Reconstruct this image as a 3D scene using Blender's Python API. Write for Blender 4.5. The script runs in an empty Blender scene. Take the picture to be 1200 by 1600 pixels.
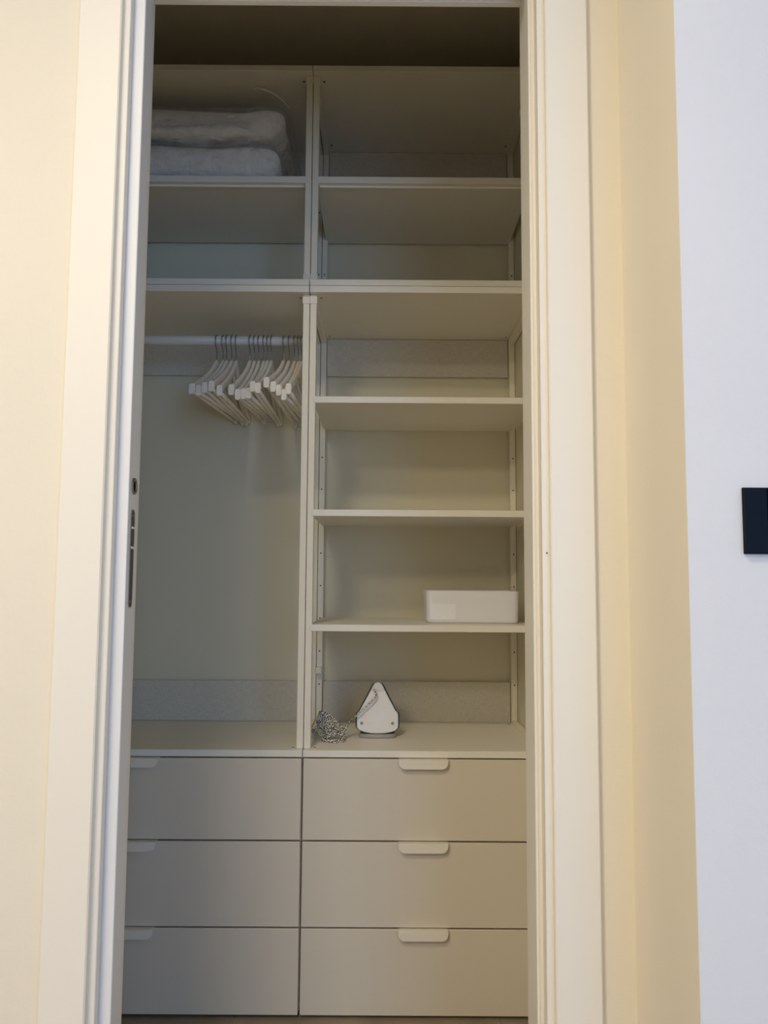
import bpy, bmesh, math, random
from mathutils import Vector, Matrix, noise

random.seed(4)
scene = bpy.context.scene
COL = scene.collection

# ------------------------------------------------------------------ camera
CAM = Vector((0.1972, -1.9973, 1.14))
YAW, PIT, ROL, FPX = 0.0007, 0.0862, 0.0066, 1229.4
def _axes():
    cy, sy, cp, sp, cr, sr = math.cos(YAW), math.sin(YAW), math.cos(PIT), math.sin(PIT), math.cos(ROL), math.sin(ROL)
    right = Vector((cy, -sy, 0))
    f0 = Vector((sy, cy, 0))
    up0 = Vector((0, 0, 1))
    fwd = f0 * cp + up0 * sp
    up = up0 * cp - f0 * sp
    return right * cr + up * sr, up * cr - right * sr, fwd
R_, U_, F_ = _axes()
cd = bpy.data.cameras.new('camera')
cam = bpy.data.objects.new('camera', cd)
COL.objects.link(cam)
cam.matrix_world = Matrix(((R_.x, U_.x, -F_.x, CAM.x), (R_.y, U_.y, -F_.y, CAM.y), (R_.z, U_.z, -F_.z, CAM.z), (0, 0, 0, 1)))
cd.sensor_fit = 'VERTICAL'
cd.sensor_height = 24.0
cd.lens = 24.0 * FPX / 1600.0
cd.clip_start = 0.02
scene.camera = cam

# ------------------------------------------------------------------ light
w = bpy.data.worlds.new('world')
scene.world = w
w.use_nodes = True
w.node_tree.nodes['Background'].inputs[0].default_value = (0.60, 0.78, 1.0, 1)
w.node_tree.nodes['Background'].inputs[1].default_value = 1.0
def area(name, loc, target, sx, sy, power, color, shape='RECTANGLE'):
    l = bpy.data.lights.new(name, 'AREA')
    l.shape = shape; l.size = sx; l.size_y = sy; l.energy = power; l.color = color
    o = bpy.data.objects.new(name, l); COL.objects.link(o)
    o.location = loc
    o.rotation_euler = (Vector(target) - Vector(loc)).to_track_quat('-Z', 'Y').to_euler()
    return o
WIN = dict(x0=0.75, x1=2.25, z0=0.5, z1=2.3, y=-4.6)
area('window_daylight', (1.5, -4.52, 1.4), (1.5, 0, 1.4), 1.4, 1.7, 32, (0.26, 0.53, 1.0))
LAMPS = [(-0.92, -3.0, 2.50, 0.38, 29), (-0.30, -1.93, 2.62, 0.20, 17)]   # x, y, z, radius, watts
for lx, ly, lz, lr, lw in LAMPS:
    area('ceiling_lamp_light', (lx, ly, lz - 0.012), (lx, ly, 0), lr * 2, lr * 2, lw, (1.0, 0.87, 0.65), 'DISK')
vs = scene.view_settings
scene.display_settings.display_device = 'sRGB'
vs.view_transform = 'Standard'; vs.look = 'None'; vs.gamma = 1.0; vs.exposure = 0.04
vs.use_curve_mapping = False
scene.cycles.max_bounces = 10
scene.cycles.diffuse_bounces = 7
scene.cycles.transparent_max_bounces = 12
scene.cycles.caustics_reflective = False
scene.cycles.caustics_refractive = False

# ------------------------------------------------------------------ materials
def mat(name, col, rough=0.5, spec=0.35, metal=0.0, bump=None, var=0.0, vscale=3.0, coat=0.0):
    m = bpy.data.materials.new(name); m.use_nodes = True
    nt = m.node_tree; b = nt.nodes['Principled BSDF']
    b.inputs['Base Color'].default_value = (*col, 1)
    b.inputs['Roughness'].default_value = rough
    b.inputs['Specular IOR Level'].default_value = spec
    b.inputs['Metallic'].default_value = metal
    b.inputs['Coat Weight'].default_value = coat
    tc = nt.nodes.new('ShaderNodeTexCoord')
    if var > 0:
        n = nt.nodes.new('ShaderNodeTexNoise'); n.inputs['Scale'].default_value = vscale; n.inputs['Detail'].default_value = 4
        nt.links.new(tc.outputs['Object'], n.inputs['Vector'])
        r = nt.nodes.new('ShaderNodeMapRange')
        r.inputs[1].default_value = 0.3; r.inputs[2].default_value = 0.7
        r.inputs[3].default_value = 1 - var; r.inputs[4].default_value = 1 + var
        nt.links.new(n.outputs['Fac'], r.inputs[0])
        mx = nt.nodes.new('ShaderNodeVectorMath'); mx.operation = 'SCALE'
        mx.inputs[0].default_value = col
        nt.links.new(r.outputs[0], mx.inputs['Scale'])
        nt.links.new(mx.outputs[0], b.inputs['Base Color'])
    if bump:
        sc, st, dist = bump
        n = nt.nodes.new('ShaderNodeTexNoise'); n.inputs['Scale'].default_value = sc; n.inputs['Detail'].default_value = 3
        nt.links.new(tc.outputs['Object'], n.inputs['Vector'])
        bp = nt.nodes.new('ShaderNodeBump'); bp.inputs['Strength'].default_value = st; bp.inputs['Distance'].default_value = dist
        nt.links.new(n.outputs['Fac'], bp.inputs['Height'])
        nt.links.new(bp.outputs[0], b.inputs['Normal'])
    return m

def linen(name, col):
    m = mat(name, col, 0.8, 0.15)
    nt = m.node_tree; b = nt.nodes['Principled BSDF']
    tc = nt.nodes.new('ShaderNodeTexCoord')
    add = None
    for s in ((700, 40, 60), (45, 40, 800)):
        mp = nt.nodes.new('ShaderNodeMapping'); mp.inputs['Scale'].default_value = s
        n = nt.nodes.new('ShaderNodeTexNoise'); n.inputs['Scale'].default_value = 1.0; n.inputs['Detail'].default_value = 1
        nt.links.new(tc.outputs['Object'], mp.inputs[0]); nt.links.new(mp.outputs[0], n.inputs['Vector'])
        if add is None: add = n.outputs['Fac']
        else:
            a = nt.nodes.new('ShaderNodeMath'); a.operation = 'ADD'
            nt.links.new(add, a.inputs[0]); nt.links.new(n.outputs['Fac'], a.inputs[1]); add = a.outputs[0]
    r = nt.nodes.new('ShaderNodeMapRange'); r.inputs[1].default_value = 0.7; r.inputs[2].default_value = 1.3
    r.inputs[3].default_value = 0.86; r.inputs[4].default_value = 1.1
    nt.links.new(add, r.inputs[0])
    mx = nt.nodes.new('ShaderNodeVectorMath'); mx.operation = 'SCALE'; mx.inputs[0].default_value = col
    nt.links.new(r.outputs[0], mx.inputs['Scale']); nt.links.new(mx.outputs[0], b.inputs['Base Color'])
    return m

def film(name, clear=0.80, tint=(1.0, 1.0, 1.0), bump=1.0, bscale=24):
    m = bpy.data.materials.new(name); m.use_nodes = True
    nt = m.node_tree; nt.nodes.clear()
    out = nt.nodes.new('ShaderNodeOutputMaterial')
    tr = nt.nodes.new('ShaderNodeBsdfTransparent'); tr.inputs[0].default_value = (*tint, 1)
    gl = nt.nodes.new('ShaderNodeBsdfPrincipled'); gl.inputs['Base Color'].default_value = (0.95, 0.94, 0.93, 1)
    gl.inputs['Roughness'].default_value = 0.16; gl.inputs['Specular IOR Level'].default_value = 1.0
    gl.inputs['Coat Weight'].default_value = 1.0; gl.inputs['Coat Roughness'].default_value = 0.12
    tc = nt.nodes.new('ShaderNodeTexCoord')
    n = nt.nodes.new('ShaderNodeTexNoise'); n.inputs['Scale'].default_value = bscale; n.inputs['Detail'].default_value = 3
    n.inputs['Distortion'].default_value = 1.2
    nt.links.new(tc.outputs['Object'], n.inputs['Vector'])
    bp = nt.nodes.new('ShaderNodeBump'); bp.inputs['Strength'].default_value = bump; bp.inputs['Distance'].default_value = 0.05
    nt.links.new(n.outputs['Fac'], bp.inputs['Height']); nt.links.new(bp.outputs[0], gl.inputs['Normal']); nt.links.new(bp.outputs[0], gl.inputs['Coat Normal'])
    mix = nt.nodes.new('ShaderNodeMixShader'); mix.inputs[0].default_value = 1 - clear
    nt.links.new(tr.outputs[0], mix.inputs[1]); nt.links.new(gl.outputs[0], mix.inputs[2]); nt.links.new(mix.outputs[0], out.inputs[0])
    return m

def woven(name):
    m = mat(name, (0.45, 0.44, 0.42), 0.45, 0.4)
    nt = m.node_tree; b = nt.nodes['Principled BSDF']
    tc = nt.nodes.new('ShaderNodeTexCoord')
    mp = nt.nodes.new('ShaderNodeMapping'); mp.inputs['Scale'].default_value = (235, 235, 235); mp.inputs['Rotation'].default_value = (0.6, 0.3, 0.8)
    ch = nt.nodes.new('ShaderNodeTexChecker'); ch.inputs['Scale'].default_value = 1.0
    ch.inputs[1].default_value = (0.82, 0.78, 0.70, 1); ch.inputs[2].default_value = (0.04, 0.033, 0.025, 1)
    nt.links.new(tc.outputs['Object'], mp.inputs[0]); nt.links.new(mp.outputs[0], ch.inputs[0])
    nt.links.new(ch.outputs[0], b.inputs['Base Color'])
    return m

M = {}
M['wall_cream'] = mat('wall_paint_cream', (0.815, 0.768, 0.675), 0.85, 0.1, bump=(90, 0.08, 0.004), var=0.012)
M['wall_white'] = mat('wall_paint_white', (0.78, 0.79, 0.84), 0.85, 0.1, bump=(70, 0.12, 0.004), var=0.012)
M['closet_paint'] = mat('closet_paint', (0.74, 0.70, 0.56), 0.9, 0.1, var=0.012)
M['ceiling_paint'] = mat('ceiling_paint', (0.72, 0.68, 0.60), 0.9, 0.1)
M['trim'] = mat('lacquered_trim', (0.85, 0.82, 0.76), 0.42, 0.35, bump=(40, 0.02, 0.002))
M['caulk'] = mat('caulk', (0.82, 0.70, 0.46), 0.6, 0.2)
M['door'] = mat('door_lacquer', (0.82, 0.83, 0.86), 0.38, 0.4)
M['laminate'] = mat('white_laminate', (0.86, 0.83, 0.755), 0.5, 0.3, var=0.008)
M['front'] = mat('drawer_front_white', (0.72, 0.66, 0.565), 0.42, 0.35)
M['handle'] = mat('handle_white', (0.86, 0.82, 0.73), 0.4, 0.35)
M['steel_white'] = mat('powder_coated_steel', (0.89, 0.84, 0.72), 0.45, 0.35)
M['linen'] = linen('linen_look_board', (0.66, 0.625, 0.545))
M['dark'] = mat('dark_void', (0.02, 0.018, 0.015), 0.9, 0.05)
M['screw'] = mat('screw_cap', (0.10, 0.09, 0.08), 0.5, 0.3)
M['chrome'] = mat('hook_steel', (0.30, 0.30, 0.29), 0.28, 0.5, metal=1.0)
M['lock'] = mat('satin_nickel', (0.35, 0.34, 0.33), 0.35, 0.5, metal=1.0)
M['lock_dark'] = mat('lock_recess', (0.10, 0.10, 0.10), 0.4, 0.4, metal=0.6)
M['hanger'] = mat('hanger_white', (0.93, 0.88, 0.79), 0.42, 0.35)
M['rod'] = mat('rail_white', (0.74, 0.74, 0.72), 0.35, 0.4)
M['duvet'] = mat('duvet_fabric', (0.96, 0.92, 0.86), 0.9, 0.1, bump=(18, 0.8, 0.03))
M['film'] = film('clear_plastic_film')
M['film_thin'] = film('thin_plastic_film', 0.90)
M['film_wrap'] = film('iron_wrap_film', 0.93, bump=0.15, bscale=30)
M['film_highlight'] = mat('painted_film_highlight', (0.92, 0.91, 0.90), 0.25, 0.6)  # opaque white, paints the highlight on the bag's film ridge
M['box'] = mat('box_plastic_white', (0.82, 0.83, 0.89), 0.3, 0.45)
M['box_label'] = mat('box_clear_sticker', (0.90, 0.91, 0.97), 0.35, 0.4, bump=(60, 0.4, 0.004))
M['sole'] = mat('iron_white_plate', (0.84, 0.82, 0.82), 0.22, 0.5, coat=0.4)
M['iron_dark'] = mat('iron_navy_shell', (0.012, 0.013, 0.022), 0.3, 0.5)
M['iron_grey'] = mat('iron_grey_heel', (0.36, 0.35, 0.33), 0.25, 0.5)
M['rivet'] = mat('iron_rivet', (0.22, 0.21, 0.20), 0.4, 0.4)
M['cord'] = woven('woven_cord')
M['switch'] = mat('switch_navy', (0.0045, 0.0085, 0.018), 0.5, 0.10)
M['tile'] = mat('brown_floor_tile', (0.31, 0.25, 0.18), 0.45, 0.35, var=0.15, vscale=8)
M['grout'] = mat('floor_grout', (0.38, 0.33, 0.27), 0.9, 0.1)
M['lamp_rim'] = mat('lamp_rim', (0.8, 0.8, 0.78), 0.4, 0.4)
dm = bpy.data.materials.new('lamp_diffuser'); dm.use_nodes = True
dm.node_tree.nodes['Principled BSDF'].inputs['Emission Color'].default_value = (1, 0.87, 0.65, 1)
dm.node_tree.nodes['Principled BSDF'].inputs['Emission Strength'].default_value = 4.0
M['diffuser'] = dm

# ------------------------------------------------------------------ helpers
def box(bm, x0, x1, y0, y1, z0, z1, bev=0.0, seg=1):
    r = bmesh.ops.create_cube(bm, size=1.0)
    vv = r['verts']
    for v in vv:
        v.co = Vector((x0 + (v.co.x + .5) * (x1 - x0), y0 + (v.co.y + .5) * (y1 - y0), z0 + (v.co.z + .5) * (z1 - z0)))
    if bev > 0:
        ee = list({e for v in vv for e in v.link_edges})
        bmesh.ops.bevel(bm, geom=ee, offset=bev, segments=seg, profile=0.5, affect='EDGES')
def prism(bm, pts, axis, a, b):
    # pts 2D polygon; axis 'z': pts are (x,y); 'y': pts are (x,z); 'x': pts are (y,z)
    def P(p, t):
        return Vector((p[0], p[1], t)) if axis == 'z' else Vector((p[0], t, p[1])) if axis == 'y' else Vector((t, p[0], p[1]))
    A = [bm.verts.new(P(p, a)) for p in pts]; B = [bm.verts.new(P(p, b)) for p in pts]
    n = len(pts)
    f = [bm.faces.new(A), bm.faces.new(B[::-1])]
    for i in range(n):
        f.append(bm.faces.new((A[i], B[i], B[(i + 1) % n], A[(i + 1) % n])))
    bmesh.ops.recalc_face_normals(bm, faces=f)
    return A + B
def tube(bm, pts, r, n=8, cap=True):
    pts = [Vector(p) for p in pts]
    rings = []
    t0 = (pts[1] - pts[0]).normalized()
    ref = Vector((0, 0, 1)) if abs(t0.z) < 0.9 else Vector((1, 0, 0))
    nrm = (ref - t0 * ref.dot(t0)).normalized()
    for i, p in enumerate(pts):
        t = (pts[min(i + 1, len(pts) - 1)] - pts[max(i - 1, 0)]).normalized()
        nrm = (nrm - t * nrm.dot(t)).normalized()
        bn = t.cross(nrm)
        rr = r(i / (len(pts) - 1)) if callable(r) else r
        rings.append([bm.verts.new(p + (nrm * math.cos(2 * math.pi * k / n) + bn * math.sin(2 * math.pi * k / n)) * rr) for k in range(n)])
    for a, b in zip(rings, rings[1:]):
        for k in range(n):
            bm.faces.new((a[k], a[(k + 1) % n], b[(k + 1) % n], b[k])).smooth = True
    if cap:
        bm.faces.new(rings[0][::-1]); bm.faces.new(rings[-1])
def spline(pts, k=8):
    pts = [Vector(p) for p in pts]; out = []
    for i in range(len(pts) - 1):
        p0, p1, p2, p3 = pts[max(i - 1, 0)], pts[i], pts[i + 1], pts[min(i + 2, len(pts) - 1)]
        for j in range(k):
            t = j / k
            out.append(0.5 * ((2 * p1) + (p2 - p0) * t + (2 * p0 - 5 * p1 + 4 * p2 - p3) * t * t + (3 * p1 - p0 - 3 * p2 + p3) * t ** 3))
    out.append(pts[-1]); return out
def disc(bm, c, axis, r, h, n=14):
    pts = [(math.cos(2 * math.pi * k / n) * r, math.sin(2 * math.pi * k / n) * r) for k in range(n)]
    if axis == 'y': prism(bm, [(c[0] + a, c[2] + b) for a, b in pts], 'y', c[1], c[1] + h)
    elif axis == 'z': prism(bm, [(c[0] + a, c[1] + b) for a, b in pts], 'z', c[2], c[2] + h)
    else: prism(bm, [(c[1] + a, c[2] + b) for a, b in pts], 'x', c[0], c[0] + h)
def soft(m, ang=35):
    pass
def obj(name, bm, m, parent=None, smooth=False, origin=None):
    me = bpy.data.meshes.new(name)
    if origin is not None:
        bmesh.ops.translate(bm, verts=bm.verts, vec=-Vector(origin))
    if smooth:
        for f in bm.faces: f.smooth = True
    bm.to_mesh(me); bm.free()
    me.materials.append(M[m] if isinstance(m, str) else m)
    o = bpy.data.objects.new(name, me); COL.objects.link(o)
    if origin is not None: o.location = origin
    if parent: o.parent = parent
    return o
def bx(name, m, parent, *a, bev=0.0, seg=1):
    bm = bmesh.new(); box(bm, *a, bev=bev, seg=seg); return obj(name, bm, m, parent)
def tag(o, label, cat, group=None):
    o['label'] = label; o['category'] = cat
    if group: o['group'] = group
    return o
def thing(name, label, cat, loc=(0, 0, 0), group=None):
    o = bpy.data.objects.new(name, None); COL.objects.link(o); o.location = loc
    o.empty_display_size = 0.05
    return tag(o, label, cat, group)
def struct(o, label, cat):
    o['kind'] = 'structure'; return tag(o, label, cat)
def copy_child(src, parent, loc=None):
    c = src.copy(); COL.objects.link(c); c.parent = parent
    if loc is not None: c.location = loc
    return c
def D(d): return d + CAM.y          # distance in front of the camera plane -> world Y

# ------------------------------------------------------------------ room shell
CEIL = 2.72
FL = 0.083                      # finished floor level
struct(bx('wall_left', 'wall_cream', None, -1.7, -0.246, D(1.254), D(1.270), FL, CEIL), 'cream painted wall left of the pocket door casing', 'wall')
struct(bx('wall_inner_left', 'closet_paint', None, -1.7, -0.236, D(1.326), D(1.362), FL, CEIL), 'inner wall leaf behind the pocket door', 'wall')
struct(bx('wall_right', 'wall_cream', None, 0.4607, 0.61, D(1.254), D(1.362), FL, CEIL), 'narrow cream wall strip between casing and niche corner', 'wall')
struct(bx('wall_header', 'wall_cream', None, -0.246, 0.4607, D(1.254), D(1.270), 2.19, CEIL), 'cream wall above the door opening', 'wall')
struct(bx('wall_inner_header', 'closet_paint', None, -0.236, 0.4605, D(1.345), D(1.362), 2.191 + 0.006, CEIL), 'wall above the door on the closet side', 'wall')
bm = bmesh.new(); box(bm, 0.5874, 0.5881, D(1.0074), D(1.30), FL, CEIL); box(bm, 0.5885, 0.62, D(1.031), D(1.2535), FL, CEIL)
struct(obj('wall_reveal', bm, 'wall_cream'), 'cream side face of the niche right of the door', 'wall')
bm = bmesh.new(); box(bm, 0.5882, 2.7, D(1.0072), D(1.03), FL, CEIL)
struct(obj('wall_front', bm, 'wall_white'), 'cool white wall with the dark light switch', 'wall')
struct(bx('wall_room_left', 'wall_cream', None, -1.72, -1.7, -4.7, D(1.362), FL, CEIL), 'left side wall of the room', 'wall')
struct(bx('wall_room_right', 'wall_white', None, 2.7, 2.72, -4.7, D(1.0072), FL, CEIL), 'right side wall of the room', 'wall')
W0 = WIN
bm = bmesh.new()
box(bm, -1.72, W0['x0'], -4.72, -4.6, FL, CEIL); box(bm, W0['x1'], 2.72, -4.72, -4.6, FL, CEIL)
box(bm, W0['x0'], W0['x1'], -4.72, -4.6, FL, W0['z0']); box(bm, W0['x0'], W0['x1'], -4.72, -4.6, W0['z1'], CEIL)
struct(obj('wall_back', bm, 'wall_white'), 'room wall with the window behind the viewer', 'wall')
bm = bmesh.new()
for a in ((W0['x0'], W0['x0'] + .05, W0['z0'], W0['z1']), (W0['x1'] - .05, W0['x1'], W0['z0'], W0['z1']), (1.475, 1.525, W0['z0'], W0['z1']),
          (W0['x0'], W0['x1'], W0['z0'], W0['z0'] + .05), (W0['x0'], W0['x1'], W0['z1'] - .05, W0['z1'])):
    box(bm, a[0], a[1], -4.68, -4.62, a[2], a[3])
struct(obj('window_1', bm, 'trim'), 'white framed window in the wall behind the viewer', 'window')
# closet shell
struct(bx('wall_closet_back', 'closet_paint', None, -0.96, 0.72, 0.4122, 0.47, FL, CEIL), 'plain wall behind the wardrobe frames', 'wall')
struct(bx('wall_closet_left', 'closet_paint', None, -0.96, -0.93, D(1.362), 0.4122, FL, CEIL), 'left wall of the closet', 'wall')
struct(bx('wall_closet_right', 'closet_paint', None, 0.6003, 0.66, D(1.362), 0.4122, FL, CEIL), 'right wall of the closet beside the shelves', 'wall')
bm = bmesh.new(); box(bm, -1.72, 2.72, -4.72, 0.47, CEIL, CEIL + .03)
struct(obj('ceiling', bm, 'ceiling_paint'), 'plain ceiling above the wardrobe', 'ceiling')
fl = struct(bx('floor', 'grout', None, -1.72, 2.72, -4.72, 0.47, FL - 0.03, FL - 0.002), 'brown tiled floor under the drawers', 'floor')
TW = 0.643
bm = bmesh.new(); box(bm, 0.0015, TW - 0.0015, 0.0015, TW - 0.0015, -0.012, 0.0, bev=0.001)
t0 = obj('tile', bm, 'tile', fl)
first = True
for i in range(-3, 4):
    for j in range(-7, 1):
        loc = (-0.156 + i * TW, -0.20 + j * TW, FL)
        if loc[0] < -1.72 or loc[0] + TW > 2.75: continue
        if first: t0.location = loc; first = False
        else: copy_child(t0, fl, loc)

# door casing and jambs
ZH = 2.19
def casing(name, xs, label):
    # flat board with a small eased front edge, profile in x/y
    x0, x1 = xs; y0, y1 = D(1.240), D(1.254); c = 0.0022
    bm = bmesh.new()
    prism(bm, [(x0, y1), (x0, y0 + c), (x0 + c, y0), (x1 - c, y0), (x1, y0 + c), (x1, y1)], 'z', FL, ZH + 0.07)
    return struct(obj(name, bm, 'trim'), label, 'door casing')
casing('trim_1', (-0.3178, -0.2462), 'flat white casing board left of the opening')
casing('trim_2', (0.4618, 0.5324), 'flat white casing board right of the opening')
bm = bmesh.new(); box(bm, -0.3178, 0.5324, D(1.2405), D(1.2538), ZH, ZH + 0.0695, bev=0.002)
struct(obj('trim_3', bm, 'trim'), 'head casing board across the top of the opening', 'door casing')
bm = bmesh.new(); box(bm, -0.3216, -0.3170, D(1.2505), D(1.2542), FL, ZH + 0.07)
struct(obj('trim_4', bm, 'caulk'), 'yellowed caulk line along the left casing edge', 'caulk line')
# left jamb: front lip in front of the pocket, rear lip behind the door
bm = bmesh.new()
prism(bm, [(-0.2462, D(1.2545)), (-0.2372, D(1.2545)), (-0.236, D(1.2557)), (-0.236, D(1.2695)), (-0.2462, D(1.2695))], 'z', FL, ZH)
struct(obj('trim_5', bm, 'trim'), 'narrow white jamb lip in front of the sliding door', 'door jamb')
bm = bmesh.new(); box(bm, -0.246, -0.228, D(1.3245), D(1.362), FL, ZH, bev=0.0015)
struct(obj('trim_6', bm, 'trim'), 'rear jamb lip behind the sliding door', 'door jamb')
# right jamb: stepped profile
c = 0.0012
bm = bmesh.new()
prism(bm, [(0.4612, D(1.2545)), (0.4612, D(1.364)), (0.4415, D(1.364)), (0.4415, D(1.283) + c), (0.4415 + c, D(1.283)), (0.4455, D(1.283)), (0.4462, D(1.2845)), (0.451, D(1.2845)), (0.451, D(1.2545) + c), (0.451 + c, D(1.2545))], 'z', FL, ZH)
j2 = struct(obj('trim_7', bm, 'trim'), 'stepped white closing jamb right of the opening', 'door jamb')
bm = bmesh.new(); disc(bm, (0.4580, D(1.2545) - 0.0006, 1.1846), 'y', 0.0014, 0.0012); obj('nail', bm, 'screw', j2)
# header: rear lip, track slot
bm = bmesh.new(); box(bm, -0.246, 0.4607, D(1.349), D(1.362), 2.1907, 2.30, bev=0.001)
struct(obj('trim_8', bm, 'trim'), 'rear head jamb strip above the opening', 'door jamb')
bm = bmesh.new(); box(bm, -0.246, 0.4607, D(1.2545), D(1.270), 2.178, 2.20, bev=0.001)
struct(obj('trim_9', bm, 'trim'), 'front head jamb lip above the opening', 'door jamb')
bm = bmesh.new(); box(bm, -1.0, 0.4607, D(1.271), D(1.3485), 2.262, 2.29)
struct(obj('trim_10', bm, 'dark'), 'dark sliding door track recess in the head', 'door track')

# sliding pocket door, almost fully inside the wall
door = thing('door_1', 'white pocket door slid into the left wall, edge showing lock and pull', 'door', (-0.218, D(1.2975), 0)); door['kind'] = 'structure'
DX, DY0, DY1 = -0.218, D(1.275), D(1.320)
def dobj(name, bm, m, parent=door):
    o = obj(name, bm, m); o.parent = parent; o.matrix_parent_inverse = Matrix.Translation(-Vector(door.location)) if parent is door else Matrix()
    return o
bm = bmesh.new(); box(bm, -0.93, DX, DY0, DY1, FL + 0.008, 2.245, bev=0.0022, seg=2)
dobj('slab', bm, 'door')
# lock cylinder ring + bore
yc, zc = D(1.3005), 1.2925
bm = bmesh.new()
n = 28; ro, ri = (0.0136, 0.0142), (0.0082, 0.0090)
ring = []
for k in range(n):
    a = 2 * math.pi * k / n; ca, sa = math.cos(a), math.sin(a)
    ring.append([bm.verts.new((DX + dx, yc + ca * r[0], zc + sa * r[1])) for dx, r in ((0.0002, ro), (0.0022, (ro[0] - .001, ro[1] - .001)), (0.0022, (ri[0] + .001, ri[1] + .001)), (-0.0, ri))])
for k in range(n):
    a, b = ring[k], ring[(k + 1) % n]
    for q in range(3): bm.faces.new((a[q], b[q], b[q + 1], a[q + 1])).smooth = True
bmesh.ops.recalc_face_normals(bm, faces=bm.faces)
lk = dobj('lock_rosette', bm, 'lock')
bm = bmesh.new(); prism(bm, [(yc + math.cos(2 * math.pi * k / 24) * ri[0] * 1.05, zc + math.sin(2 * math.pi * k / 24) * ri[1] * 1.05) for k in range(24)], 'x', DX + 0.0001, DX + 0.0006)
dobj('lock_bore', bm, 'dark')
# long edge pull
def stadium(yc, z0, z1, r, n=10):
    p = []
    for k in range(n + 1): a = math.pi * k / n; p.append((yc + math.cos(a) * r, z1 - r + math.sin(a) * r))
    for k in range(n + 1): a = math.pi + math.pi * k / n; p.append((yc + math.cos(a) * r, z0 + r + math.sin(a) * r))
    return p
yp = D(1.2985)
bm = bmesh.new(); prism(bm, stadium(yp, 1.092, 1.2535, 0.0095), 'x', DX - 0.0005, DX + 0.0011); dobj('edge_pull_plate', bm, 'lock')
bm = bmesh.new(); prism(bm, stadium(yp, 1.102, 1.189, 0.0058), 'x', DX, DX + 0.0015); dobj('edge_pull_lever', bm, 'lock_dark')
bm = bmesh.new(); prism(bm, stadium(yp, 1.193, 1.221, 0.0058), 'x', DX, DX + 0.0015); dobj('edge_pull_latch', bm, 'lock_dark')
bm = bmesh.new(); prism(bm, stadium(yp, 1.225, 1.243, 0.0058), 'x', DX, DX + 0.0015); dobj('edge_pull_catch', bm, 'lock_dark')
for zz in (1.0975, 1.248):
    bm = bmesh.new(); disc(bm, (DX + 0.0006, yp, zz), 'x', 0.0032, 0.0012); dobj('screw', bm, 'screw')
for zz in (1.190, 1.223):
    bm = bmesh.new(); box(bm, DX + 0.0006, DX + 0.0028, yp - 0.006, yp + 0.006, zz - 0.0018, zz + 0.0018, bev=0.0005); dobj('edge_pull_bridge', bm, 'handle')

# light switch
sw = thing('light_switch', 'dark navy rectangular light switch plate on the white wall', 'light switch', (0.718, D(1.0072), 1.219))
sx0, sx1, sz0, sz1, sy = 0.6580, 0.7785, 1.1760, 1.2616, D(1.0072)
off = Matrix.Translation(-Vector(sw.location))
def sobj(n_, bm, m):
    o = obj(n_, bm, m); o.parent = sw; o.matrix_parent_inverse = off; return o
bm = bmesh.new(); box(bm, sx0, sx1, sy - 0.0035, sy + 0.0, sz0, sz1, bev=0.0012, seg=2); sobj('plate', bm, 'switch')
for k in range(4):
    a = sx0 + k * (sx1 - sx0) / 4
    bm = bmesh.new(); box(bm, a + 0.0004, a + (sx1 - sx0) / 4 - 0.0004, sy - 0.0075, sy - 0.003, sz0 + 0.0006, sz1 - 0.0006, bev=0.0012, seg=2); sobj('rocker', bm, 'switch')

# ceiling lamps (above and behind the viewer)
for (lx, ly, lz, lr, lw), ll in zip(LAMPS, ('large round warm ceiling lamp further back in the room', 'small round warm ceiling lamp near the door')):
    lp = thing('ceiling_lamp', ll, 'lamp', (lx, ly, CEIL))
    bm = bmesh.new(); disc(bm, (0, 0, lz - CEIL + 0.008), 'z', lr + 0.03, 0.05, 40); obj('rim', bm, 'lamp_rim', lp)
    bm = bmesh.new(); disc(bm, (0, 0, lz - CEIL + 0.0585), 'z', 0.03, CEIL - lz - 0.059, 20); obj('stem', bm, 'lamp_rim', lp)
    bm = bmesh.new(); disc(bm, (0, 0, lz - CEIL), 'z', lr, 0.0075, 40); obj('diffuser', bm, 'diffuser', lp)

# ------------------------------------------------------------------ wardrobe units
WR, WL = 0.600, 0.830          # right / left unit width
PW = 0.0185                     # post width
YB = 0.40                       # plane of the rear rails
RECESS = 0.020                  # posts sit behind the board edges
g = 0.0009
def hole(parent, x, y, z, r=0.0021):
    bm = bmesh.new(); disc(bm, (0, -0.0006, 0), 'y', r, 0.001, 10); o = obj('peg_hole', bm, 'dark', parent); o.location = (x, y, z); return o
HOLE = {}
def holes(parent, lst):
    for x, y, z in lst:
        if 'm' not in HOLE:
            HOLE['m'] = hole(parent, x, y, z)
        else:
            copy_child(HOLE['m'], parent, (x, y, z))
def screw_flat(parent, x, y, z, up):
    if 's' not in HOLE:
        bm = bmesh.new(); disc(bm, (0, 0, -0.0004), 'z', 0.0034, 0.0008, 10); o = obj('screw', bm, 'screw', parent); HOLE['s'] = o
        o.location = (x, y, z)
    else: copy_child(HOLE['s'], parent, (x, y, z))
def frame(u, x0, z0, z1, rungs):
    """ladder side frame: two posts and cross rungs, x0..x0+PW"""
    x1 = x0 + PW
    bx('front_post', 'steel_white', u, x0 + g, x1 - g, RECESS, RECESS + 0.028, z0, z1, bev=0.0012)
    bx('rear_post', 'steel_white', u, x0 + g, x1 - g, YB - 0.022, YB - 0.0002, z0, z1, bev=0.0012)
    for a, b in rungs:
        bx('rung', 'steel_white', u, x0 + g + 0.0006, x1 - g - 0.0006, RECESS + 0.026, YB - 0.020, a, b, bev=0.0012)
def board(u, name, x0, x1, y0, y1, z0, z1, m='laminate'):
    return bx(name, m, u, x0, x1, y0, y1, z0, z1, bev=0.0011)

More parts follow.
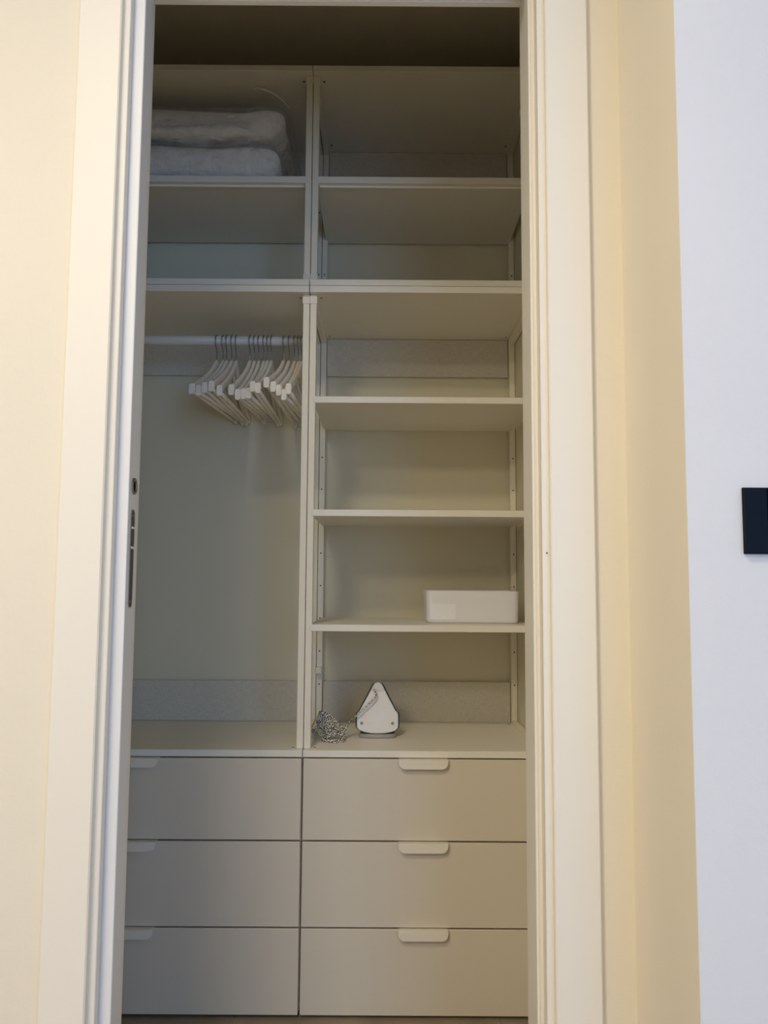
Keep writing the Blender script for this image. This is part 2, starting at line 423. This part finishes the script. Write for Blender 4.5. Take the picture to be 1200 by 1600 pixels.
Z = dict(top=2.5127, topu=2.4960, sh=2.2126, shu=2.1948, um=1.9228, umu=1.9065, lm=1.9055, lmu=1.8880, s3=1.6158, s4=1.3199, s5=1.0262, ct=0.7172, ctu=0.7005)
TH = 0.0172
DR = [(0.4990 + 0.0022, 0.6968), (0.2936 + 0.0022, 0.4968), (0.0911, 0.2914)]
UP_R = [(1.9228, 1.943), (2.4740, 2.4960)]
LO_R = [(0.7172, 0.7275), (1.866, 1.888)]

def handle_bm(w=0.1215, h=0.0205, proj=0.016):
    bm = bmesh.new(); r = 0.0165
    p = [(-w / 2, 0.0)]
    for k in range(9):
        a = math.pi + (math.pi / 2) * k / 8; p.append((-w / 2 + r + math.cos(a) * r, -h + r + math.sin(a) * r))
    for k in range(9):
        a = 1.5 * math.pi + (math.pi / 2) * k / 8; p.append((w / 2 - r + math.cos(a) * r, -h + r + math.sin(a) * r))
    p.append((w / 2, 0.0))
    prism(bm, p, 'y', -proj, -proj + 0.0028)
    # top flange back over the drawer edge
    box(bm, -w / 2 + 0.0003, w / 2 - 0.0003, -proj + 0.0006, 0.012, 0.0001, 0.0016)
    return bm
HM = None
def drawer(u, x0, x1, z0, z1):
    global HM
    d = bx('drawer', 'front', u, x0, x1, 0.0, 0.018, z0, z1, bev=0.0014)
    bm = bmesh.new()
    xa, xb, ya, yb, za, zb = x0 + 0.03, x1 - 0.03, 0.0185, 0.39, z0 + 0.02, z1 - 0.03
    box(bm, xa, xa + .012, ya, yb, za, zb); box(bm, xb - .012, xb, ya, yb, za, zb); box(bm, xa + .0121, xb - .0121, yb - .012, yb, za, zb); box(bm, xa + .0121, xb - .0121, ya, yb - .0121, za, za + .008)
    obj('drawer_box', bm, 'laminate', d)
    loc = ((x0 + x1) / 2, 0.0, z1 + 0.0002)
    if HM is None:
        HM = obj('handle', handle_bm(), 'handle', d); HM.location = loc; HM['label'] = 'white folded lip handle with rounded lower corners'
    else: copy_child(HM, d, loc)

def lower_unit(u, x0, x1, shelves, xs_holes, right):
    W_ = x1 - x0
    frame(u, x0, Z['ct'] + 0.0003, Z['lmu'] - 0.0003, LO_R)
    frame(u, x1 - PW, Z['ct'] + 0.0003, Z['lmu'] - 0.0003, LO_R)
    board(u, 'top_board', x0 + g, x1 - g, 0.0, 0.4118, Z['lmu'], Z['lm'])
    board(u, 'counter_board', x0 + g, x1 - g, 0.0, 0.4118, Z['ctu'], Z['ct'])
    bx('back_rail', 'linen', u, x0 + PW, x1 - PW, YB, YB + 0.009, 1.7690, Z['lmu'] - 0.001, bev=0.0008)
    bx('back_rail', 'linen', u, x0 + PW, x1 - PW, YB, YB + 0.009, Z['ct'] + 0.0005, 0.8365, bev=0.0008)
    for z in shelves:
        board(u, 'shelf', x0 + PW - 0.006, x1 - PW + 0.006, RECESS - 0.002, 0.3995, z - TH, z)
    # carcase below the counter
    bx('side_panel', 'laminate', u, x0 + g, x0 + 0.016, 0.0195, 0.41, 0.0915, Z['ctu'] - 0.0003)
    bx('side_panel', 'laminate', u, x1 - 0.016, x1 - g, 0.0195, 0.41, 0.0915, Z['ctu'] - 0.0003)
    bx('bottom_panel', 'laminate', u, x0 + 0.0163, x1 - 0.0163, 0.0195, 0.397, 0.0915, 0.104)
    bx('back_panel', 'laminate', u, x0 + 0.0163, x1 - 0.0163, 0.398, 0.41, 0.0915, Z['ctu'] - 0.0003)
    for xx in (x0 + 0.02, x1 - 0.055):
        for yy in (0.09, 0.36):
            bx('foot', 'screw', u, xx, xx + 0.035, yy, yy + 0.035, FL + 0.0002, 0.0912, bev=0.001)
    for xx in ((x0,) if right else ()):
        bx('frame_tab', 'steel_white', u, xx + g, xx + PW - g, YB - 0.050, YB - 0.0215, 0.8636, 0.8824, bev=0.001)
    for z0, z1 in DR:
        drawer(u, x0 + 0.0024, x1 - 0.0024, z0, z1)
    hl = []
    for xx in ((x0 + PW / 2, x1 - PW / 2) if right else (x0 + PW / 2,)):
        for k in range(8):
            z = 1.1217 + (k - 3) * 0.0972 + 0.0
            hl.append((xx, YB - 0.022, z + 0.0005))
    holes(u, hl)
    for xx in (x0 + PW + 0.009, x1 - PW - 0.009):
        screw_flat(u, xx, 0.045, Z['lmu'] - 0.0001, False); screw_flat(u, xx, 0.375, Z['lmu'] - 0.0001, False)
        screw_flat(u, xx, 0.035, Z['ct'] + 0.0001, True); screw_flat(u, xx, 0.375, Z['ct'] + 0.0001, True)

def upper_unit(u, x0, x1):
    frame(u, x0, Z['um'] + 0.0003, Z['topu'] - 0.0003, UP_R)
    frame(u, x1 - PW, Z['um'] + 0.0003, Z['topu'] - 0.0003, UP_R)
    board(u, 'top_board', x0 + g, x1 - g, 0.0, 0.4118, Z['topu'], Z['top'])
    board(u, 'bottom_board', x0 + g, x1 - g, 0.0, 0.4118, Z['umu'], Z['um'])
    s = board(u, 'shelf', x0 + PW - 0.006, x1 - PW + 0.006, RECESS - 0.002, 0.3995, Z['shu'], Z['sh'])
    bx('shelf_lip', 'laminate', s, x0 + PW + 0.002, x1 - PW - 0.002, RECESS + 0.012, RECESS + 0.020, Z['shu'] - 0.006, Z['shu'] - 0.0002, bev=0.0008)
    bx('back_rail', 'linen', u, x0 + PW, x1 - PW, YB, YB + 0.009, Z['um'] + 0.0006, Z['um'] + 0.145, bev=0.0008)
    bx('back_rail', 'linen', u, x0 + PW, x1 - PW, YB, YB + 0.009, Z['topu'] - 0.12, Z['topu'] - 0.001, bev=0.0008)
    hl = [(xx, YB - 0.022, z) for xx in (x0 + PW / 2, x1 - PW / 2) for z in (1.985, 2.085, 2.285, 2.385)]
    holes(u, hl)
    for xx in (x0 + PW + 0.009, x1 - PW - 0.009):
        screw_flat(u, xx, 0.045, Z['topu'] - 0.0001, False); screw_flat(u, xx, 0.36, Z['topu'] - 0.0001, False)

uR = thing('shelf_drawer_unit', 'tall white open shelving unit with three drawers, right side, holding box and iron', 'shelving unit')
lower_unit(uR, 0.0, WR, (Z['s3'], Z['s4'], Z['s5']), None, True)
uL = thing('wardrobe_unit', 'tall white open wardrobe frame with hanging rail above three drawers', 'wardrobe')
lower_unit(uL, -WL, 0.0, (), None, False)
tR = thing('top_shelf_unit', 'empty white upper shelf unit stacked above the shelving on the right', 'shelving unit')
upper_unit(tR, 0.0, WR)
tL = thing('top_shelf_unit', 'white upper shelf unit on the left holding the bagged bedding', 'shelving unit')
upper_unit(tL, -WL, 0.0)
# connector clips over the two meeting posts
for u, uu, z0, z1 in ((uR, uL, 1.8632, 1.8845), (tR, tL, 2.4735, 2.4945), (tR, tL, 1.9232, 1.9445)):
    bx('post_cap', 'handle', u, 0.0001, PW + 0.0008, RECESS - 0.0022, RECESS + 0.010, z0, z1, bev=0.0010, seg=1)
    bx('post_cap', 'handle', uu, -PW - 0.0008, -0.0001, RECESS - 0.0022, RECESS + 0.010, z0, z1, bev=0.0010, seg=1)
# hanging rail
RODY, RODZ, RODR = 0.20, 1.8175, 0.0135
bm = bmesh.new(); tube(bm, [(-WL + PW, RODY, RODZ), (-PW, RODY, RODZ)], RODR, 24); obj('hanging_rail', bm, 'rod', uL)
for xx in (-WL + PW + 0.0005, -PW - 0.0065):
    bm = bmesh.new(); disc(bm, (xx, RODY, RODZ), 'x', 0.019, 0.006, 20); obj('rail_bracket', bm, 'steel_white', uL)

# ------------------------------------------------------------------ hangers
def hanger_body():
    bm = bmesh.new(); rings = []; N = 40
    for i in range(N + 1):
        s = -1 + 2 * i / N; a = abs(s); y = s * 0.205
        aa = math.sqrt(a * a + 0.0016) - 0.04; drop = 0.068 + 0.122 * (aa / 0.9608) ** 0.76
        hh = 0.0140 - 0.0035 * min(1, a / 0.3) + 0.0035 * max(0, (a - 0.86) / 0.14)
        tx = 0.0046 + 0.0024 * max(0, (a - 0.80) / 0.20) ** 0.8
        yo = y + 0.0
        pts = []
        for k in range(12):
            an = 2 * math.pi * k / 12
            cx_, sz_ = math.cos(an), math.sin(an)
            sx = math.copysign(abs(cx_) ** 0.45, cx_) * tx; sz = math.copysign(abs(sz_) ** 0.45, sz_) * hh
            pts.append(bm.verts.new((sx, yo, -drop + sz)))
        rings.append(pts)
    for a, b in zip(rings, rings[1:]):
        for k in range(12): bm.faces.new((a[k], a[(k + 1) % 12], b[(k + 1) % 12], b[k])).smooth = True
    bm.faces.new(rings[0][::-1]); bm.faces.new(rings[-1])
    bmesh.ops.recalc_face_normals(bm, faces=bm.faces)
    return bm
def hook_bm():
    R = RODR + 0.0017; p = []
    for k in range(15):
        a = math.radians(-35 + 215 * k / 14 + 0)      # wraps over the rail from front to back
        p.append((0, -math.cos(a) * R * -1, math.sin(a) * R))
    p = [(0, R * math.cos(math.radians(-40 + 230 * k / 16)), R * math.sin(math.radians(-40 + 230 * k / 16))) for k in range(17)]
    p += [(0, -0.012, -0.016), (0, -0.004, -0.026), (0, 0.0, -0.034), (0, 0.0, -0.060)]
    bm = bmesh.new(); tube(bm, spline(p, 3), 0.0018, 6); return bm
hooks = [337, 347, 353, 361, 368, 390, 397, 404, 412, 418, 424, 444, 452.5, 461, 467.0, 472]
ends = [297, 307.5, 318.5, 329.5, 342, 360, 369.5, 379, 387.5, 395.5, 404, 417.5, 427.5, 435, 442.5, 451.5]
endy = [609, 611, 607, 605, 611, 610, 617, 616, 615, 605, 607, 599, 605, 610, 617, 608]
words = ['first', 'second', 'third', 'fourth', 'fifth', 'sixth']
groups = [('left', 5), ('middle', 6), ('right', 5)]
lab = []
for gname, n_ in groups:
    for k in range(n_):
        lab.append('white clothes hanger, %s from the left in the %s cluster on the rail' % (words[k], gname))
H = None
for i, (hx, ex, ey) in enumerate(zip(hooks, ends, endy)):
    X = CAM.x + (hx - 604.5) / FPX * 2.197
    Xe = CAM.x + (ex - 604.5) / FPX * 1.995
    X = min(X, -PW - 0.012)
    rz = math.atan2(X - Xe, 0.205) * 0.9
    rx = -(ey - 609) / FPX * 2.0 / 0.205 * 0.9
    if H is None:
        H = thing('clothes_hanger', lab[i], 'hanger', group='white hangers on the rail')
        obj('shoulder', hanger_body(), 'hanger', H)
        obj('hook', hook_bm(), 'chrome', H)
        bm = bmesh.new(); tube(bm, [(0, -0.197, -0.193), (0, 0.197, -0.193)], 0.0052, 10); obj('trouser_bar', bm, 'hanger', H)
        o = H
    else:
        o = H.copy(); COL.objects.link(o); o['label'] = lab[i]
        for ch in list(H.children): copy_child(ch, o)
    o.location = (X, RODY, RODZ); o.rotation_euler = (-rx, 0, -rz)

# ------------------------------------------------------------------ bagged bedding
def superblock(sx, sy, sz, e=0.35, nu=72, nv=28, wr=0.006, seed=0, freq=9):
    bm = bmesh.new(); rings = []
    sg = lambda v, p: math.copysign(abs(v) ** p, v)
    for j in range(1, nv):
        ph = -math.pi / 2 + math.pi * j / nv; row = []
        for i in range(nu):
            th = 2 * math.pi * i / nu
            p = Vector((sg(math.cos(ph), e + .25) * sg(math.cos(th), e) * sx / 2, sg(math.cos(ph), e + .25) * sg(math.sin(th), e) * sy / 2, sg(math.sin(ph), e + .25) * sz / 2))
            q = p + Vector((seed * 3.1, seed, 0))
            d = noise.fractal(Vector((q.x * freq * .6, q.y * freq, q.z * freq * 2.2)), 1.0, 2.0, 3) * wr
            nn = Vector((p.x / sx, p.y / sy, p.z / sz * 1.2)).normalized()
            row.append(bm.verts.new(p + nn * d))
        rings.append(row)
    b0 = bm.verts.new((0, 0, -sz / 2)); t0_ = bm.verts.new((0, 0, sz / 2))
    for a, b in zip(rings, rings[1:]):
        for i in range(nu): bm.faces.new((a[i], a[(i + 1) % nu], b[(i + 1) % nu], b[i]))
    for i in range(nu):
        bm.faces.new((b0, rings[0][(i + 1) % nu], rings[0][i])); bm.faces.new((t0_, rings[-1][i], rings[-1][(i + 1) % nu]))
    return bm
zsh = Z['sh']
def shape_upper(bm, extra=0.0):
    for v in bm.verts:
        x, y, z = v.co
        k = min(1, max(0, (x - 0.20) / 0.16))
        low = max(0, -z / 0.05)
        v.co.x -= 0.040 * k * low                       # right end undercut
        v.co.z += 0.012 * k * max(0, z / 0.05)          # raised right corner
        if y < -0.08:                                   # diagonal fold running along the front
            zc = -0.030 + 0.034 * math.exp(-((x - 0.12) / 0.13) ** 2) - 0.05 * max(0, x - 0.2)
            v.co.y += (-0.012 * math.exp(-((z - zc + 0.012) / 0.014) ** 2) + 0.008 * math.exp(-((z - zc - 0.008) / 0.010) ** 2)) * (1 + extra)
    return bm
b1 = thing('bedding_pack', 'lower bagged white duvet lying on the top left shelf', 'bedding', (-0.44, 0.205, zsh), 'bagged bedding on the top shelf')
o = obj('duvet', superblock(0.690, 0.318, 0.104, e=0.20, nu=120, nv=36, wr=0.010, seed=1), 'duvet', b1, True); o.location = (0, 0, 0.059)
o = obj('plastic_bag', superblock(0.714, 0.338, 0.1085, e=0.18, nu=150, nv=44, wr=0.006, seed=4, freq=26), 'film', b1, True); o.location = (0, 0, 0.0595)
b2 = thing('bedding_pack', 'upper bagged white duvet stacked on the lower one, loose plastic end on the right', 'bedding', (-0.44, 0.205, zsh + 0.1195), 'bagged bedding on the top shelf')
o = obj('duvet', shape_upper(superblock(0.712, 0.310, 0.090, e=0.20, nu=120, nv=36, wr=0.012, seed=7)), 'duvet', b2, True); o.location = (0, 0.002, 0.053)
o = obj('plastic_bag', shape_upper(superblock(0.736, 0.330, 0.0965, e=0.18, nu=150, nv=44, wr=0.0065, seed=9, freq=26)), 'film', b2, True); o.location = (0, 0, 0.0545)
# loose plastic end: crumpled film tent over the right end
bm = bmesh.new()
prof = spline([(0.27, 0, 0.108), (0.300, 0, 0.150), (0.335, 0, 0.138), (0.368, 0, 0.108), (0.376, 0, 0.05), (0.384, 0, -0.03), (0.388, 0, -0.112)], 6)
rows = []
NY = 18
for i, p in enumerate(prof):
    row = []
    for k in range(NY + 1):
        y = -0.135 + 0.29 * k / NY
        dz = noise.noise(Vector((p.x * 22, y * 16, p.z * 18))) * 0.010
        dx = noise.noise(Vector((p.z * 30 + 5, y * 20, p.x * 11))) * 0.008
        row.append(bm.verts.new((p.x + dx - (0.02 * (k / NY) if i < 18 else 0), y, max(p.z + dz - 0.05 * (k / NY) * (1 if i < 20 else 0.3), -0.115))))
    rows.append(row)
for a, b in zip(rows, rows[1:]):
    for k in range(NY): bm.faces.new((a[k], a[k + 1], b[k + 1], b[k])).smooth = True
obj('bag_flap', bm, 'film_thin', b2)
# film ridge of the bag, its caught light painted as opaque white tubes
bm = bmesh.new()
for off, wd in ((0.0, 0.0026), (0.006, 0.0016)):
    tube(bm, spline([(0.268, -0.139, 0.158 + off), (0.300, -0.141, 0.152 + off * .6), (0.330, -0.142, 0.138 + off * .4), (0.355, -0.142, 0.118), (0.372, -0.141, 0.098)], 5), lambda t, wd=wd: wd * (0.45 + 0.55 * math.sin(math.pi * min(1, t + .1))), 6)
obj('bag_ridge_highlight', bm, 'film_highlight', b2)

# ------------------------------------------------------------------ storage box
def rrect(hx, hy, r, n=7):
    p = []
    for cx_, cy_, a0 in ((hx - r, hy - r, 0), (-hx + r, hy - r, 90), (-hx + r, -hy + r, 180), (hx - r, -hy + r, 270)):
        for k in range(n + 1):
            a = math.radians(a0 + 90 * k / n); p.append((cx_ + math.cos(a) * r, cy_ + math.sin(a) * r))
    return p
def loft(bm, rings, cap0=True, cap1=True):
    R = [[bm.verts.new(p) for p in r] for r in rings]
    n = len(R[0])
    for a, b in zip(R, R[1:]):
        for k in range(n): bm.faces.new((a[k], a[(k + 1) % n], b[(k + 1) % n], b[k])).smooth = True
    if cap0: bm.faces.new(R[0][::-1])
    if cap1: bm.faces.new(R[-1])
    bmesh.ops.recalc_face_normals(bm, faces=bm.faces)
BXC, BYF = 0.4365, 0.105
bs = thing('storage_box', 'white plastic storage box with rounded corners on the lowest shelf', 'box', (BXC, BYF + 0.085, Z['s5']))
hx, hy, hb = 0.1245, 0.085, 0.0855
bm = bmesh.new()
rg = []
for z, ins in ((0.0004, 0.0090), (0.0018, 0.0060), (0.005, 0.0034), (0.0095, 0.0022), (0.03, 0.0015), (hb - 0.002, 0.0), (hb - 0.0004, 0.0002), (hb, 0.001), (hb, 0.0020), (hb - 0.001, 0.0026), (0.012, 0.0044), (0.0045, 0.008), (0.0035, 0.014)):
    rg.append([(x, y, z) for x, y in rrect(hx - ins, hy - ins, 0.017 - ins * 0.5)])
loft(bm, rg)
obj('tub', bm, 'box', bs)
bx('sticker', 'box_label', bs, -0.114, -0.046, -hy + 0.0009, -hy + 0.0016, 0.010, 0.080)

# ------------------------------------------------------------------ iron with cord
IX, IY = 0.185, 0.160
iron = thing('clothes_iron', 'small white iron with dark edge standing upright, cord bundled beside it', 'iron', (IX, IY, Z['ct']))
def iron_outline(o):
    half = [(0.006, 0.1455), (0.012, 0.1405), (0.0165, 0.132), (0.0275, 0.1105), (0.041, 0.086), (0.0482, 0.0725), (0.0500, 0.0700), (0.0545, 0.0668), (0.0562, 0.0600), (0.0565, 0.040), (0.0560, 0.0275), (0.0500, 0.0205), (0.0380, 0.0150), (0.0200, 0.0116)]
    pts = [(x + (o if x > .01 else o * .6), z + (o * 0.5 if z > .1 else (-o if z < .02 else 0))) for x, z in half]
    return [(0, 0.147 + o * .6)] + pts + [(0, 0.0108 - o)] + [(-x, z) for x, z in pts[::-1]]
TILT = 0.16
def tiltv(x, y, z): # lean backwards about the heel
    c_, s_ = math.cos(TILT), math.sin(TILT)
    return (x, y * c_ + z * s_, z * c_ - y * s_ * 0.6)
def plate(o_list):
    bm = bmesh.new()
    loft(bm, [[tiltv(x, y, z) for x, z in iron_outline(o)] for y, o in o_list])
    return bm
obj('sole_plate', plate([(-0.001, -0.0035), (-0.0022, -0.0018), (0.0, -0.0006), (0.006, -0.0002)]), 'sole', iron)
obj('shell', plate([(0.0062, 0.0016), (0.010, 0.0030), (0.022, 0.0026), (0.034, -0.004), (0.044, -0.014)]), 'iron_dark', iron)
obj('plastic_wrap', plate([(-0.0036, -0.0045), (-0.0040, -0.003), (-0.0030, -0.0012)]), 'film_wrap', iron)
# handle arch behind the shell
bm = bmesh.new()
tube(bm, spline([(0, 0.046, 0.120), (0, 0.078, 0.118), (0, 0.092, 0.098), (0, 0.094, 0.065), (0, 0.086, 0.030), (0, 0.052, 0.022)], 6), 0.011, 12); obj('grip', bm, 'iron_grey', iron, True)
# heel rest
bm = bmesh.new()
hr = [(-0.050, 0.008), (-0.046, 0.0), (-0.030, -0.006), (0, -0.0085), (0.030, -0.006), (0.046, 0.0), (0.050, 0.008), (0.046, 0.060), (0.02, 0.085), (-0.02, 0.085), (-0.046, 0.060)]
loft(bm, [[(x * .97, y, 0.0003) for x, y in hr], [(x, y - .0005, 0.002) for x, y in hr], [(x, y, 0.0085) for x, y in hr], [(x * .96, y + 0.001, 0.0105) for x, y in hr]])
obj('heel_rest', bm, 'iron_grey', iron)
for sx in (-0.0425, 0.0405):
    bm = bmesh.new()
    v = prism(bm, [(sx + math.cos(2 * math.pi * k / 16) * 0.0040, 0.0385 + math.sin(2 * math.pi * k / 16) * 0.0040) for k in range(16)], 'y', -0.0034, 0.001)
    for q in v: q.co = tiltv(*q.co)
    obj('rivet', bm, 'rivet', iron)
# film bunched round the tip
bm = bmesh.new()
loft(bm, [[(math.cos(2 * math.pi * k / 16) * r, math.sin(2 * math.pi * k / 16) * r * .45 + 0.021, z) for k in range(16)] for z, r in ((0.122, 0.0205), (0.130, 0.0165), (0.139, 0.0125), (0.146, 0.0085), (0.1485, 0.003))])
obj('tip_cover', bm, 'film', iron)
# cord: pixel-measured drape, local to the iron (x right, y away, z up)
def loc3(cx, cyy, y):
    d = 1.9973 + IY + y
    X = CAM.x + (480 + cx / 6.667 - 604.3) / FPX * d * 1.003 - IX
    Zz = CAM.z - (1050 + cyy / 6.667 - 905.2) / FPX * d * 0.985 - Z['ct']
    return (X, y, max(Zz, 0.0026))
bm = bmesh.new()
rc = 0.0027
tube(bm, spline([loc3(745, 175, 0.014), loc3(768, 225, 0.004), loc3(740, 275, -0.001), loc3(640, 370, -0.005), loc3(560, 445, -0.007), loc3(505, 495, -0.008), loc3(450, 575, -0.014), loc3(400, 640, -0.03)], 6), rc, 8)
rnd = random.Random(11)
def loops(pts, n, jit):
    for q in range(n):
        sh = Vector((rnd.uniform(-1, 1), rnd.uniform(-1, 1), rnd.uniform(0, 1))) * jit
        P = []
        for a, b, y in pts:
            v = Vector(loc3(a + rnd.uniform(-14, 14), b + rnd.uniform(-12, 12), y + rnd.uniform(-.003, .003))) + sh
            v.z = max(v.z, rc + 0.0003); P.append(v)
        P.append(P[0]); tube(bm, spline(P, 5), rc, 8)
# hank lying in front, upright arch of strands, small end loop on the left
loops([(430, 640, -.040), (420, 700, -.056), (350, 745, -.068), (270, 730, -.062), (240, 690, -.050), (300, 660, -.036), (370, 630, -.030)], 5, 0.004)
loops([(205, 420, .004), (250, 470, .0), (275, 560, -.012), (330, 620, -.03), (300, 650, -.03), (245, 590, -.012), (200, 560, -.004), (180, 490, .002)], 4, 0.004)
loops([(120, 605, -.018), (170, 570, -.010), (245, 570, -.012), (250, 615, -.020), (180, 632, -.024)], 3, 0.003)
loops([(245, 415, .006), (320, 465, .0), (390, 540, -.01), (440, 590, -.02), (420, 625, -.03), (345, 570, -.02), (275, 480, -.004)], 2, 0.003)
obj('power_cord', bm, 'cord', iron)
